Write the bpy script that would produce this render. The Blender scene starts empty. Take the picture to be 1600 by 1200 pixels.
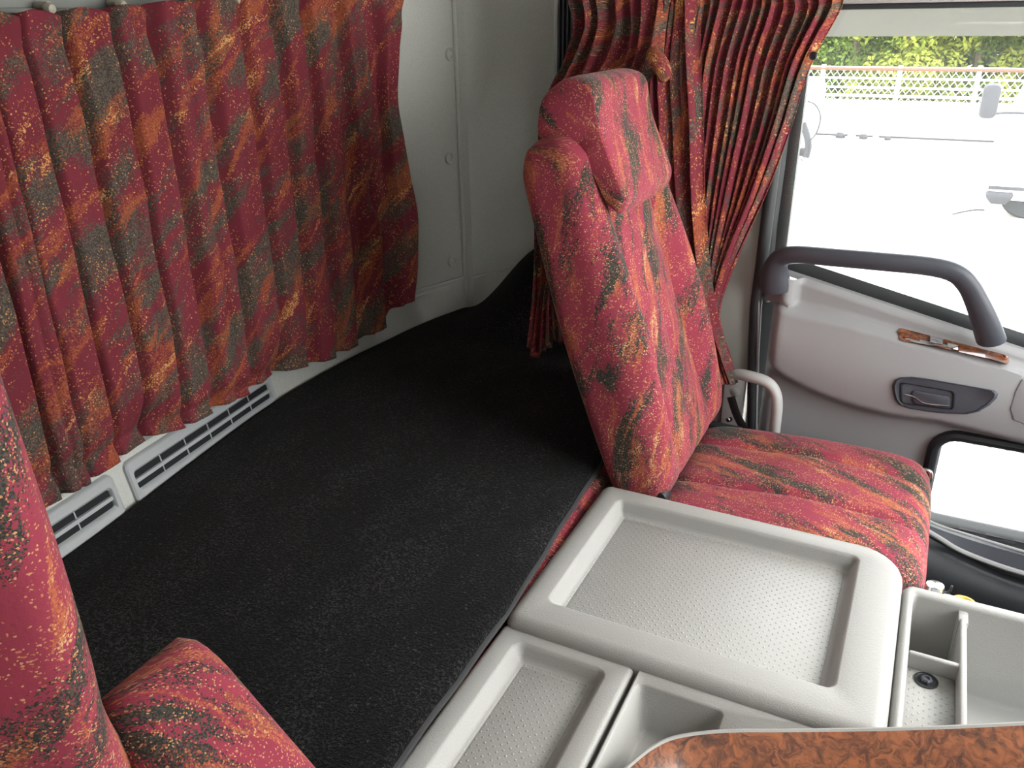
import bpy, bmesh, math, random
from mathutils import Vector, Matrix, noise as mnoise
random.seed(7)
C = bpy.context.scene.collection
R_ = math.radians
H = 1.55                     # camera height above the cab floor line (ground is 1 m below)

# ------------------------------------------------------------------ camera frame
F, CX, CY = 1285.0, 800.0, 600.0
def _vd(x, y): return Vector((x-CX, -(y-CY), -F)).normalized()
Yd = _vd(1507, 10); Xd = -_vd(-1980, 68)
Xd = (Xd - Yd*Xd.dot(Yd)).normalized(); Zd = Xd.cross(Yd)
def _ray(px, py):
    v = _vd(px, py); return Vector((Xd.dot(v), Yd.dot(v), Zd.dot(v)))
def az(px, py, z):           # point of the photo on the level plane z (z below the lens)
    d = _ray(px, py); d = d*(z/d.z); return Vector((d.x, d.y, d.z+H))
def ay(px, py, y):
    d = _ray(px, py); d = d*(y/d.y); return Vector((d.x, d.y, d.z+H))
def ax(px, py, x):
    d = _ray(px, py); d = d*(x/d.x); return Vector((d.x, d.y, d.z+H))

cam_d = bpy.data.cameras.new('camera'); cam = bpy.data.objects.new('camera', cam_d); C.objects.link(cam)
cam_d.sensor_width = 36; cam_d.lens = F/1600*36; cam_d.clip_start = .02; cam_d.clip_end = 300
rot = Matrix((Xd, Yd, Zd)).to_4x4()
cam.matrix_world = Matrix.Translation((0, 0, H)) @ rot
bpy.context.scene.camera = cam

# ------------------------------------------------------------------ small maths
def sm(a, b, x):
    if a == b: return float(x >= a)
    t = max(0., min(1., (x-a)/(b-a))); return t*t*(3-2*t)
def lerp(a, b, t): return a+(b-a)*t
def pw(pts, x):              # smooth piecewise curve through (x, y) points
    if x <= pts[0][0]: return pts[0][1]
    if x >= pts[-1][0]: return pts[-1][1]
    n = len(pts)
    for i in range(n-1):
        x0, y0 = pts[i]; x1, y1 = pts[i+1]
        if x <= x1:
            t = (x-x0)/(x1-x0)
            m0 = (y1-pts[i-1][1])/(x1-pts[i-1][0]) if i > 0 else (y1-y0)/(x1-x0)
            m1 = (pts[i+2][1]-y0)/(pts[i+2][0]-x0) if i < n-2 else (y1-y0)/(x1-x0)
            h = x1-x0
            return ((2*t**3-3*t*t+1)*y0+(t**3-2*t*t+t)*h*m0+(-2*t**3+3*t*t)*y1+(t**3-t*t)*h*m1)
def cat(P, t):               # catmull-rom through a list of vectors, t in 0..1
    n = len(P)-1; f = max(0., min(.999999, t))*n; i = int(f); u = f-i
    p0, p1, p2, p3 = P[max(i-1, 0)], P[i], P[i+1], P[min(i+2, n)]
    return .5*((2*p1)+(p2-p0)*u+(2*p0-5*p1+4*p2-p3)*u*u+(3*p1-p0-3*p2+p3)*u**3)
def smooth_path(P, n): P = [Vector(p) for p in P]; return [cat(P, i/n) for i in range(n+1)]

# ------------------------------------------------------------------ object helpers
ORG = {}
def setp(o, label=None, catg=None, group=None, kind=None):
    if label: o['label'] = label
    if catg: o['category'] = catg
    if group: o['group'] = group
    if kind: o['kind'] = kind
    return o
def empty(name, loc, label=None, catg=None, group=None, kind=None):
    o = bpy.data.objects.new(name, None); C.objects.link(o); o.location = loc; o.empty_display_size = .05
    ORG[o.name] = Vector(loc); return setp(o, label, catg, group, kind)
def mk(name, verts, faces, mat, parent=None, uvs=None, smooth=True, angle=40, recalc=True):
    verts = [Vector(v) for v in verts]
    loc = Vector((0, 0, 0))
    if parent is None:
        xs = [v.x for v in verts]; ys = [v.y for v in verts]
        loc = Vector(((min(xs)+max(xs))/2, (min(ys)+max(ys))/2, min(v.z for v in verts)))
        verts = [v-loc for v in verts]
    me = bpy.data.meshes.new(name); me.from_pydata(verts, [], faces)
    if uvs:
        ul = me.uv_layers.new(name='UVMap')
        for l in me.loops: ul.data[l.index].uv = uvs[l.vertex_index]
    if recalc:
        bm = bmesh.new(); bm.from_mesh(me); bmesh.ops.recalc_face_normals(bm, faces=bm.faces); bm.to_mesh(me); bm.free()
    if smooth:
        me.shade_smooth(); me.set_sharp_from_angle(angle=R_(angle))
    if mat: me.materials.append(mat)
    o = bpy.data.objects.new(name, me); C.objects.link(o); o.location = loc; ORG[o.name] = loc
    if parent is not None:
        o.parent = parent; o.matrix_parent_inverse = Matrix.Translation(-ORG[parent.name])
        ORG[o.name] = Vector((0, 0, 0))
    return o
class MB:                    # collects shapes for one mesh
    def __init__(s): s.v = []; s.f = []; s.uv = []
    def add(s, v, f, uv=None):
        b = len(s.v); s.v += [Vector(p) for p in v]; s.f += [tuple(i+b for i in q) for q in f]
        s.uv += uv if uv else [(p[0]+p[2]*.3, p[1]+p[2]) for p in v]
        return s
    def box(s, x0, x1, y0, y1, z0, z1, r=0., seg=2):
        bm = bmesh.new(); bmesh.ops.create_cube(bm, size=1)
        for v in bm.verts: v.co = Vector(((x0+x1)/2+v.co.x*(x1-x0), (y0+y1)/2+v.co.y*(y1-y0), (z0+z1)/2+v.co.z*(z1-z0)))
        if r > 0: bmesh.ops.bevel(bm, geom=list(bm.edges), offset=r, segments=seg, profile=.5, affect='EDGES')
        bm.verts.index_update()
        s.add([v.co.copy() for v in bm.verts], [[v.index for v in f.verts] for f in bm.faces]); bm.free(); return s
    def loft(s, rings, cap0=True, cap1=True, closed=True, uv=None):
        n = len(rings[0]); v = [p for r in rings for p in r]; f = []
        m = n if closed else n-1
        for i in range(len(rings)-1):
            for j in range(m):
                k = (j+1) % n; f.append((i*n+j, i*n+k, (i+1)*n+k, (i+1)*n+j))
        if cap0: f.append(tuple(range(n))[::-1])
        if cap1: f.append(tuple((len(rings)-1)*n+j for j in range(n)))
        return s.add(v, f, uv)
    def tube(s, P, r, n=10, caps=True, flat=1., up=None, taper=None):
        P = [Vector(p) for p in P]; rings = []
        prev = None
        for i, p in enumerate(P):
            t = (P[min(i+1, len(P)-1)]-P[max(i-1, 0)]).normalized()
            if prev is None:
                u = Vector(up) if up else (Vector((0, 0, 1)) if abs(t.z) < .9 else Vector((1, 0, 0)))
            else: u = prev
            u = (u-t*u.dot(t)).normalized(); prev = u; w = t.cross(u)
            rr_ = (taper(i/(len(P)-1)) if taper else 1)*(r[i] if isinstance(r, list) else r)
            rings.append([p+u*math.cos(a)*rr_+w*math.sin(a)*rr_*flat for a in [2*math.pi*k/n for k in range(n)]])
        return s.loft(rings, caps, caps)
    def cyl(s, c, axis, r0, r1, h, n=20):
        c = Vector(c); a = Vector(axis).normalized(); u = a.orthogonal().normalized(); w = a.cross(u)
        rg = lambda r, q: [q+(u*math.cos(2*math.pi*k/n)+w*math.sin(2*math.pi*k/n))*r for k in range(n)]
        return s.loft([rg(r0, c), rg(r1, c+a*h)])
    def lathe(s, c, axis, prof, n=24):
        c = Vector(c); a = Vector(axis).normalized(); u = a.orthogonal().normalized(); w = a.cross(u)
        return s.loft([[c+a*h+(u*math.cos(2*math.pi*k/n)+w*math.sin(2*math.pi*k/n))*r for k in range(n)] for r, h in prof])
    def build(s, name, mat, parent=None, **k): return mk(name, s.v, s.f, mat, parent, s.uv, **k)
def rr(x0, x1, y0, y1, r, n=6):   # rounded rectangle outline, counter-clockwise
    if not isinstance(r, (tuple, list)): r = (r,)*4
    out = []
    for (cx, cy, a0), q in zip(((x1, y0, -90), (x1, y1, 0), (x0, y1, 90), (x0, y0, 180)), r):
        sx = -1 if cx == x1 else 1; sy = -1 if cy == y1 else 1
        for k in range(n+1):
            a = R_(a0+90*k/n); out.append((cx+sx*q+q*math.cos(a), cy+sy*q+q*math.sin(a)))
    return out
def rrd(x0, x1, y0, y1, r, nx, ny, n=5):   # the same with points along the straight sides
    c = rr(x0, x1, y0, y1, r, n); m = n+1; out = []
    for q in range(4):
        arc = c[q*m:(q+1)*m]; nxt = c[((q+1)*m) % len(c)]; out += arc
        k = ny if q in (0, 2) else nx
        for i in range(1, k): out.append((lerp(arc[-1][0], nxt[0], i/k), lerp(arc[-1][1], nxt[1], i/k)))
    return out
def ring(pts, z): return [(x, y, z+H) for x, y in pts]
def ringy(pts, y): return [(x, y, z) for x, z in pts]
def grid(nu, nv, fn, fuv=None):
    v = []; uv = []
    for j in range(nv+1):
        for i in range(nu+1):
            v.append(fn(i/nu, j/nv)); uv.append(fuv(i/nu, j/nv) if fuv else (i/nu, j/nv))
    f = [(j*(nu+1)+i, j*(nu+1)+i+1, (j+1)*(nu+1)+i+1, (j+1)*(nu+1)+i) for j in range(nv) for i in range(nu)]
    return v, f, uv

# ------------------------------------------------------------------ materials
class NT:
    def __init__(s, name):
        s.m = bpy.data.materials.new(name); s.m.use_nodes = True; s.t = s.m.node_tree; s.n = s.t.nodes; s.l = s.t.links
        s.b = s.n['Principled BSDF']; s.out = s.n['Material Output']
    def node(s, ty, **k):
        q = s.n.new(ty)
        for a, v in k.items(): setattr(q, a, v)
        return q
    def put(s, sock, v):
        if hasattr(v, 'is_output'): s.l.new(v, sock)
        else: sock.default_value = v
    def math(s, op, a, b=0., c=None, clamp=False):
        q = s.node('ShaderNodeMath', operation=op, use_clamp=clamp); s.put(q.inputs[0], a); s.put(q.inputs[1], b)
        if c is not None: s.put(q.inputs[2], c)
        return q.outputs[0]
    def vmath(s, op, a, b):
        q = s.node('ShaderNodeVectorMath', operation=op); s.put(q.inputs[0], a); s.put(q.inputs[1], b); return q.outputs[0]
    def mapping(s, v, loc=(0, 0, 0), rot=(0, 0, 0), sc=(1, 1, 1)):
        q = s.node('ShaderNodeMapping'); s.l.new(v, q.inputs[0])
        q.inputs[1].default_value = loc; q.inputs[2].default_value = rot; q.inputs[3].default_value = sc; return q.outputs[0]
    def noise(s, v, sc, det=2., rough=.5, dist=0., out=0):
        q = s.node('ShaderNodeTexNoise'); s.l.new(v, q.inputs['Vector'])
        q.inputs['Scale'].default_value = sc; q.inputs['Detail'].default_value = det
        q.inputs['Roughness'].default_value = rough; q.inputs['Distortion'].default_value = dist; return q.outputs[out]
    def vor(s, v, sc, out='Color', feature='F1'):
        q = s.node('ShaderNodeTexVoronoi', feature=feature); s.l.new(v, q.inputs['Vector']); q.inputs['Scale'].default_value = sc
        return q.outputs[out]
    def mix(s, f, a, b):
        q = s.node('ShaderNodeMix', data_type='RGBA'); s.put(q.inputs[0], f)
        for sk, v in ((q.inputs[6], a), (q.inputs[7], b)):
            s.put(sk, v if hasattr(v, 'is_output') else (*v, 1))
        return q.outputs[2]
    def step(s, x, a, b):
        q = s.node('ShaderNodeMapRange', interpolation_type='SMOOTHSTEP'); s.put(q.inputs[0], x); s.put(q.inputs[1], a); s.put(q.inputs[2], b); return q.outputs[0]
    def bump(s, h, st, d):
        q = s.node('ShaderNodeBump'); s.put(q.inputs['Height'], h); q.inputs['Strength'].default_value = st; q.inputs['Distance'].default_value = d
        s.l.new(q.outputs[0], s.b.inputs['Normal']); return q
    def set(s, **k):
        for a, v in k.items():
            sk = s.b.inputs[a.replace('_', ' ')]
            if isinstance(v, tuple) and len(v) == 3: v = (*v, 1)
            s.put(sk, v)
        return s
    def uv(s): return s.node('ShaderNodeTexCoord').outputs['UV']
    def geo(s): return s.node('ShaderNodeNewGeometry').outputs['Position']
def plain(name, col, rough=.5, **k): return NT(name).set(Base_Color=col, Roughness=rough, **k).m

def jacquard(name, base, grey, orange, tan, angle, stretch, size, tg, to, seat=False):
    m = NT(name); uv = m.uv()
    # the cloth is woven: the motif edges are broken into small stitches
    w = m.noise(uv, 9*size, 3, .6, 0., 1)
    wv = m.vmath('SCALE', m.vmath('SUBTRACT', w, (.5, .5, .5)), (0, 0, 0)); wv.node.inputs[3].default_value = .05/size
    p = m.vmath('ADD', uv, wv)
    st = m.node('ShaderNodeSeparateColor'); m.l.new(m.vor(uv, 520 if not seat else 560), st.inputs[0])
    st2 = m.node('ShaderNodeSeparateColor'); m.l.new(m.vor(m.mapping(uv, (3.3, 1.7, 0)), 520 if not seat else 620), st2.inputs[0])
    fine = m.noise(uv, 260, 2, .6)
    grain = m.math('MULTIPLY', m.math('SUBTRACT', st.outputs[0], .5), .10)
    fl = m.math('MULTIPLY', m.math('SUBTRACT', fine, .5), .26)
    def field(loc, rot, sc, det=5., rough=.6, dist=.5):
        return m.noise(m.mapping(m.mapping(p, (0, 0, 0), (0, 0, rot)), loc, (0, 0, 0), (sc[0]*size, sc[1]*size, 1)), 1., det, rough, dist)
    a = angle
    g = m.math('ADD', m.math('ADD', field((0, 0, 0), a, (4.2*stretch, 15)), grain), fl)
    o = m.math('ADD', m.math('ADD', field((7.1, 3.3, 0), a+.18, (5.0*stretch, 24)), grain), fl)
    y = m.math('ADD', field((2.4, 9.3, 0), a-.12, (6*stretch, 26)), grain)
    gm = m.step(g, tg-.012, tg+.012)
    om = m.step(o, to-.014, to+.014)
    dith = m.step(st.outputs[1], .34, .40)               # orange ground shows the base between stitches
    om2 = m.math('MULTIPLY', om, m.math('MULTIPLY_ADD', dith, .65, .35))
    ym = m.math('MULTIPLY', m.step(y, .60, .64), m.math('MULTIPLY', om, m.step(st.outputs[2], .3, .4)))
    # loose golden dots
    dens = m.noise(p, 16*size, 3, .6)
    thr = m.math('MULTIPLY_ADD', dens, -.34 if not seat else -.42, 1.13 if not seat else 1.135)
    dot = m.step(m.math('SUBTRACT', st2.outputs[0], thr), 0., .01)
    shade = m.math('MULTIPLY_ADD', m.noise(p, 5*size, 2), .5, .75)
    b2 = m.mix(m.noise(m.mapping(m.mapping(p, (0, 0, 0), (0, 0, a)), (1, 5, 0), (0, 0, 0), (3*size*stretch, 11*size, 1)), 1., 3), tuple(c*.72 for c in base), tuple(c*1.2 for c in base))
    gcol = m.mix(m.step(st.outputs[2], .5, .7), tuple(c*.75 for c in grey), tuple(c*1.5 for c in grey))
    c = m.mix(gm, b2, gcol); c = m.mix(om2, c, m.mix(st.outputs[2], orange, tuple(x*.75 for x in orange))); c = m.mix(ym, c, tan)
    c = m.mix(dot, c, m.mix(st2.outputs[1], tan, orange))
    m.set(Base_Color=c, Roughness=.9, Sheen_Weight=.12 if seat else .04, Sheen_Roughness=.4)
    m.b.inputs['Specular IOR Level'].default_value = .15
    m.bump(m.math('ADD', fine, m.math('MULTIPLY', st.outputs[0], .6)), .35, .0015)
    return m.m
MAT = {}
MAT['curtain'] = jacquard('curtain_cloth', (.178, .029, .043), (.078, .064, .053), (.37, .100, .044), (.66, .36, .13), .72, 1., .92, .524, .578)
MAT['seat'] = jacquard('seat_moquette', (.285, .042, .070), (.046, .044, .038), (.46, .135, .065), (.58, .36, .18), 1.05, .9, 1.25, .538, .582, True)

def plastic(name, col, rough=.5, gs=520, st=.25, d=.0012):
    m = NT(name); p = m.geo()
    m.set(Base_Color=col, Roughness=rough); m.b.inputs['Specular IOR Level'].default_value = .35
    h = m.vor(p, gs, 'Distance', 'SMOOTH_F1'); m.bump(m.math('ADD', h, m.math('MULTIPLY', m.noise(p, gs*.5, 2), .5)), st, d); return m.m
MAT['tray'] = plastic('light_grey_grained_plastic', (.325, .322, .310), .45)
MAT['door'] = plastic('door_trim_plastic', (.32, .318, .325), .40, 900, .08)
MAT['dark'] = plastic('dark_grey_plastic', (.066, .070, .086), .42, 700, .15)
MAT['black'] = plastic('black_plastic', (.018, .019, .022), .45, 700, .15)
MAT['rubber'] = plain('black_rubber', (.03, .034, .037), .55)
MAT['grey_trim'] = plastic('grey_trim_plastic', (.47, .47, .46), .5, 900, .1)
MAT['vent'] = plastic('vent_plastic', (.42, .44, .45), .5, 900, .1)
MAT['gap_shade'] = plain('painted_gap_shade', (.006, .007, .010), .8)  # shade inside openings and gaps, put into the colour
MAT['chrome'] = plain('chrome', (.85, .85, .85), .12, Metallic=1.)
MAT['steel'] = plain('steel', (.55, .55, .55), .3, Metallic=1.)
MAT['white_plastic'] = plain('white_plastic', (.8, .8, .78), .35)
MAT['cream'] = plain('cream_plastic', (.40, .37, .30), .5)
MAT['yellow'] = plain('yellow_plastic', (.75, .42, .05), .35)
MAT['red_knot'] = plain('red_thread', (.45, .02, .06), .8)
MAT['alu'] = plain('aluminium_rail', (.20, .21, .20), .5, Metallic=.3)
def felt():
    m = NT('grey_vinyl_lining'); p = m.geo(); n = m.noise(p, 420, 3, .7)
    m.set(Base_Color=m.mix(m.step(n, .35, .65), (.50, .51, .48), (.60, .61, .575)), Roughness=.75)
    m.b.inputs['Specular IOR Level'].default_value = .2
    m.bump(n, .3, .001); return m.m
MAT['lining'] = felt()
def dotted():
    m = NT('dotted_tray_floor'); p = m.geo(); pitch = .0140
    def cell(dx, dy):
        q = m.node('ShaderNodeSeparateXYZ'); m.l.new(m.mapping(p, (dx, dy, 0), (0, 0, 0), (1/pitch, 1/pitch, 1)), q.inputs[0])
        fx = m.math('SUBTRACT', m.math('FRACT', q.outputs[0]), .5); fy = m.math('SUBTRACT', m.math('FRACT', q.outputs[1]), .5)
        return m.math('SQRT', m.math('ADD', m.math('MULTIPLY', fx, fx), m.math('MULTIPLY', fy, fy)))
    d = m.math('MINIMUM', cell(0, 0), cell(.5, .5))
    h = m.math('SUBTRACT', 1., m.step(d, .05, .15))
    m.set(Base_Color=(.315, .312, .30), Roughness=.42)
    m.bump(m.math('ADD', m.math('MULTIPLY', h, 1.), m.math('MULTIPLY', m.vor(p, 600, 'Distance'), .12)), .6, .0014); return m.m
MAT['dots'] = dotted()
def carpet():
    m = NT('black_cut_pile'); p = m.geo()
    n1 = m.noise(p, 215, 3, .8); n2 = m.noise(m.mapping(p, (0, 0, 0), (0, 0, .5), (1, .45, 1)), 9, 4, .65); n3 = m.vor(p, 300)
    s3 = m.node('ShaderNodeSeparateColor'); m.l.new(n3, s3.inputs[0])
    v = m.math('MULTIPLY', m.step(n1, .48, .62), m.math('MULTIPLY_ADD', m.step(n2, .35, .7), .8, .25))
    c = m.mix(v, (.004, .0041, .0044), (.043, .043, .044)); c = m.mix(m.math('MULTIPLY', m.step(s3.outputs[0], .985, .99), .6), c, (.07, .07, .072))
    m.set(Base_Color=c, Roughness=1., Sheen_Weight=.06, Sheen_Roughness=.5); m.b.inputs['Specular IOR Level'].default_value = .05
    m.bump(m.math('ADD', n1, m.math('MULTIPLY', s3.outputs[1], .5)), .9, .004); return m.m
MAT['carpet'] = carpet()
MAT['binding'] = plain('carpet_binding', (.030, .031, .032), .9)
def burl():
    m = NT('burl_wood_lacquer'); p = m.geo()
    q = m.vmath('ADD', p, m.vmath('MULTIPLY', m.noise(p, 14, 3, .6, 0, 1), (.09, .09, .09)))
    n1 = m.noise(q, 34, 6, .7, 1.8); n2 = m.noise(q, 13, 4, .6, 2.5)
    c = m.mix(m.step(n1, .36, .66), (.075, .019, .008), (.30, .092, .030)); c = m.mix(m.step(n2, .55, .75), c, (.025, .008, .005))
    c = m.mix(m.math('MULTIPLY', m.step(m.noise(q, 90, 3, .6), .6, .7), .4), c, (.30, .11, .04))
    m.set(Base_Color=c, Roughness=.35, Coat_Weight=1., Coat_Roughness=.06); return m.m
MAT['wood'] = burl()
def glass(name, dif, tint=(1, 1, 1), haze=(.9, .9, .88)):
    m = NT(name); n = m.n; n.remove(m.b)
    tr = m.node('ShaderNodeBsdfTransparent'); tr.inputs[0].default_value = (*tint, 1)
    gl = m.node('ShaderNodeBsdfGlossy'); gl.inputs['Roughness'].default_value = .02
    df = m.node('ShaderNodeBsdfTranslucent'); df.inputs[0].default_value = (*haze, 1)
    fr = m.node('ShaderNodeFresnel'); fr.inputs[0].default_value = 1.35
    a = m.node('ShaderNodeMixShader'); a.inputs[0].default_value = dif; m.l.new(tr.outputs[0], a.inputs[1]); m.l.new(df.outputs[0], a.inputs[2])
    b = m.node('ShaderNodeMixShader'); m.l.new(fr.outputs[0], b.inputs[0]); m.l.new(a.outputs[0], b.inputs[1]); m.l.new(gl.outputs[0], b.inputs[2])
    m.l.new(b.outputs[0], m.out.inputs[0]); return m.m
MAT['glass'] = glass('window_glass', .018, (.97, .98, .97))
MAT['visor'] = glass('frosted_rain_visor', .5, (.45, .44, .43), (.37, .365, .345))
def leafm(name, a, b):
    m = NT(name); p = m.geo(); n = m.noise(p, 2.2, 3)
    s3 = m.node('ShaderNodeSeparateColor'); m.l.new(m.vor(p, 6), s3.inputs[0])
    m.set(Base_Color=m.mix(m.math('MULTIPLY_ADD', s3.outputs[0], .6, m.math('MULTIPLY', n, .4)), a, b), Roughness=.6); 
    m.b.inputs['Specular IOR Level'].default_value = .2; return m.m
MAT['leaf_dark'] = leafm('dark_leaves', (.014, .030, .006), (.045, .075, .014))
MAT['leaf'] = leafm('green_leaves', (.050, .10, .014), (.14, .20, .028))
MAT['leaf_yellow'] = leafm('yellow_green_leaves', (.11, .16, .016), (.25, .26, .040))
MAT['bark'] = plain('bark', (.10, .075, .05), .9)
def conc():
    m = NT('pale_concrete'); p = m.geo()
    m.set(Base_Color=m.mix(m.noise(p, .7, 5, .6), (.50, .485, .44), (.60, .59, .55)), Roughness=.85); return m.m
MAT['concrete'] = conc()
MAT['fence_white'] = plain('white_painted_steel', (.75, .75, .74), .5)
MAT['rust'] = plain('rusty_rail', (.16, .060, .035), .7)
MAT['truck_white'] = plain('white_truck_paint', (.80, .80, .80), .25, Coat_Weight=.5)
MAT['tyre'] = plain('tyre_rubber', (.016, .017, .022), .8)
MAT['weathered'] = plain('weathered_dark_plastic', (.034, .034, .042), .7)
MAT['pillar'] = plastic('beige_grey_pillar', (.40, .39, .36), .65, 700, .2)

# ================================================================== THE CAB SHELL
WALLX = [(-.30, -1.20), (.30, -1.245), (.70, -1.285), (1.10, -1.335), (1.42, -1.370), (1.83, -1.345), (2.14, -1.25)]
YC = 2.14                                            # where the rear wall meets the slanted corner panel
def wx(y): return pw(WALLX, y)
seam_x = wx(YC)
# plan line of the lining: rear wall, slanted corner panel, side wall behind the seat
PLAN = [Vector((wx(y), y, 0)) for y in [-.30+(YC+.30)*i/40 for i in range(41)]]
COR = [Vector((seam_x, YC, 0)), Vector((-1.05, 2.245, 0)), Vector((-.87, 2.24, 0)), Vector((-.66, 2.10, 0)), Vector((-.42, 2.03, 0))]
def sheet(name, line, zs, mat, off=None, parent=None, **k):
    v = []; f = []; n = len(line)
    for j, z in enumerate(zs):
        for p in line: v.append(Vector((p.x+(off[j] if off else 0), p.y, z+H)))
    f = [(j*n+i, j*n+i+1, (j+1)*n+i+1, (j+1)*n+i) for j in range(len(zs)-1) for i in range(n-1)]
    return mk(name, v, f, mat, parent, **k)
wall_back = sheet('wall_back', PLAN, [-1.5, -.748, -.744, -.740, -.5, 0, .2, .34], MAT['lining'], [.0, .0, -.004, 0, .0, -.0, -.0, 0], angle=25)
setp(wall_back, kind='structure')
# side lining: a soft swelling just after the seam, groove low down that climbs a little towards the front
cl = []
for i in range(25):
    p = cat(COR, i/24); cl.append(p)
v = []; zs = [-1.5, -1.1, -.9, -.80, -.748, -.744, -.740, -.6, -.3, 0, .2, .34]
for j, z in enumerate(zs):
    for i, p in enumerate(cl):
        b = .012*math.sin(min(1, i/2.)*math.pi) if i < 3 else 0
        d = -.004 if abs(z+.744) < .001 else 0
        rise = .085*sm(0, 12, i)*sm(-1.1, -.74, z)*(1-sm(-.6, .2, z))
        v.append(Vector((p.x+b*.7+d*.5, p.y-b*.7-d*.5, z+rise+H)))
n = 25
wall_left = mk('wall_left', v, [(j*n+i, j*n+i+1, (j+1)*n+i+1, (j+1)*n+i) for j in range(len(zs)-1) for i in range(n-1)], MAT['lining'], None, angle=25)
setp(wall_left, kind='structure')
# vertical joint bead between the two linings
b = MB(); b.tube([(seam_x+.004, YC-.002, z+H) for z in (-.95, -.6, -.2, .1, .34)], .006, 8)
o = b.build('trim_1', MAT['lining']); setp(o, kind='structure')
# domed fasteners of the rear lining
for (px, py) in ((703, 85), (702, 247), (706, 408)):
    d = _ray(px, py); t = 2.0/d.y
    for _ in range(20):
        y = d.y*t; t = wx(y)/d.x
    c = Vector((d.x*t, d.y*t, d.z*t+H))
    b = MB(); b.lathe(c, (1, -.12, 0), [(.0175, -.004), (.0175, .003), (.0150, .005), (.0115, .0045), (.0105, .002), (.0085, .0025), (.006, .0045), (.001, .005)])
    b.build('push_fastener', MAT['lining'], wall_back)
for (px, py) in ((792, 278), (800, 390), (797, 322)):
    d = _ray(px, py); t = 2.11/d.y; c = Vector((d.x*t, d.y*t, d.z*t+H))
# floor, ceiling, front and driver-side shell (only the passenger half of the windscreen stays open)
o = MB().box(-1.4, 1.15, -.15, 2.15, .02, .05).build('floor', MAT['black']); setp(o, kind='structure')
o = MB().box(-1.42, 1.12, -.36, 2.30, H+.34, H+.38).build('ceiling', MAT['lining']); setp(o, kind='structure')
o = MB().box(-1.42, -.35, -.36, -.31, .05, H+.34).box(-.35, .30, -.36, -.31, .05, H+.34).box(.30, 1.15, -.36, -.31, .05, H+.34).build('wall_right_light_block', MAT['lining']); setp(o, kind='structure')  # unseen side wall, closed over the driver's doorway to keep light out
o = MB().box(-.44, 1.15, 2.02, 2.07, H+.06, H+.34).build('trim_6', MAT['lining']); setp(o, kind='structure')
o = MB().box(1.10, 1.15, -.31, 2.10, .05, H-.62).box(1.10, 1.15, -.31, .48, H-.62, H+.34).build('wall_front_light_block', MAT['dark']); setp(o, kind='structure')  # dash wall; unseen upper slab added to block light on the driver's half

# lower ledge trim of the rear wall: stands a little proud under the curtain
v = []; YS = [-.30+(YC+.30)*i/60 for i in range(61)]
prof = [(-.756, -.002), (-.762, .012), (-.775, .016), (-.835, .030), (-.862, .034), (-.872, .026), (-.93, .024)]
for dz, dx in prof:
    for y in YS:
        k = 1-.85*sm(1.75, YC, y)                    # the step fades out before the corner
        v.append((wx(y)+dx*k, y, dz+H))
n = 61
o = mk('trim_2', v, [(j*n+i, j*n+i+1, (j+1)*n+i+1, (j+1)*n+i) for j in range(len(prof)-1) for i in range(n-1)], MAT['lining'], None, angle=30)
setp(o, kind='structure')

# ---- two slotted air vents in that ledge
def vent(y0, y1, nslot, label):
    e = empty('air_vent', (wx((y0+y1)/2)+.03, (y0+y1)/2, H-.862), label, 'air vent', 'air vents along the bunk')
    S = lambda y, z, d: Vector((wx(y)+pw([(-.872, .027), (-.862, .034), (-.835, .030), (-.775, .016), (-.762, .012)], z)+d, y, z+H))
    def rg(a, bz0, bz1, r, d): return [S(y, z, d) for y, z in rrd(y0+a, y1-a, bz0, bz1, r, 20, 1, 4)]
    b = MB(); zt, zb = -.772, -.860
    b.loft([rg(0, zb, zt, .014, -.002), rg(.001, zb+.001, zt-.001, .013, .006), rg(.005, zb+.005, zt-.005, .011, .010), rg(.013, zb+.020, zt-.020, .008, .010),
            rg(.017, zb+.026, zt-.026, .006, .004), rg(.018, zb+.027, zt-.027, .005, -.016)], False, False)
    b.build('bezel', MAT['vent'], e)
    b = MB(); b.loft([rg(.0165, zb+.0255, zt-.0255, .005, .001), rg(.03, zb+.035, zt-.035, .004, .001)], False, True); b.build('slot_shadow', MAT['gap_shade'], e)  # flat near-black sheet paints the shade inside the slots
    m = MB()                                          # long centre bar, and the short uprights
    zc = (zt+zb)/2
    m.loft([[S(y, zc+a, bb) for a, bb in ((-.0035, -.004), (-.0035, .006), (.0035, .006), (.0035, -.004))] for y in [lerp(y0+.016, y1-.016, i/16) for i in range(17)]])
    m.build('louvre', MAT['vent'], e)
    for i in range(1, nslot):
        yy = lerp(y0+.017, y1-.017, i/nslot)
        q = MB(); q.loft([[S(yy+a, z, bb) for a, bb in ((-.0013, -.004), (-.0013, .003), (.0013, .003), (.0013, -.004))] for z in (zb+.02, zt-.02)])
        q.build('slot_rib', MAT['vent'], e)
vent(.885, 1.355, 6, 'long grey slotted air vent in the ledge beneath the rear curtain')
vent(.42, .855, 5, 'grey slotted air vent nearest the driver seat, partly hidden by its backrest')
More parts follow.
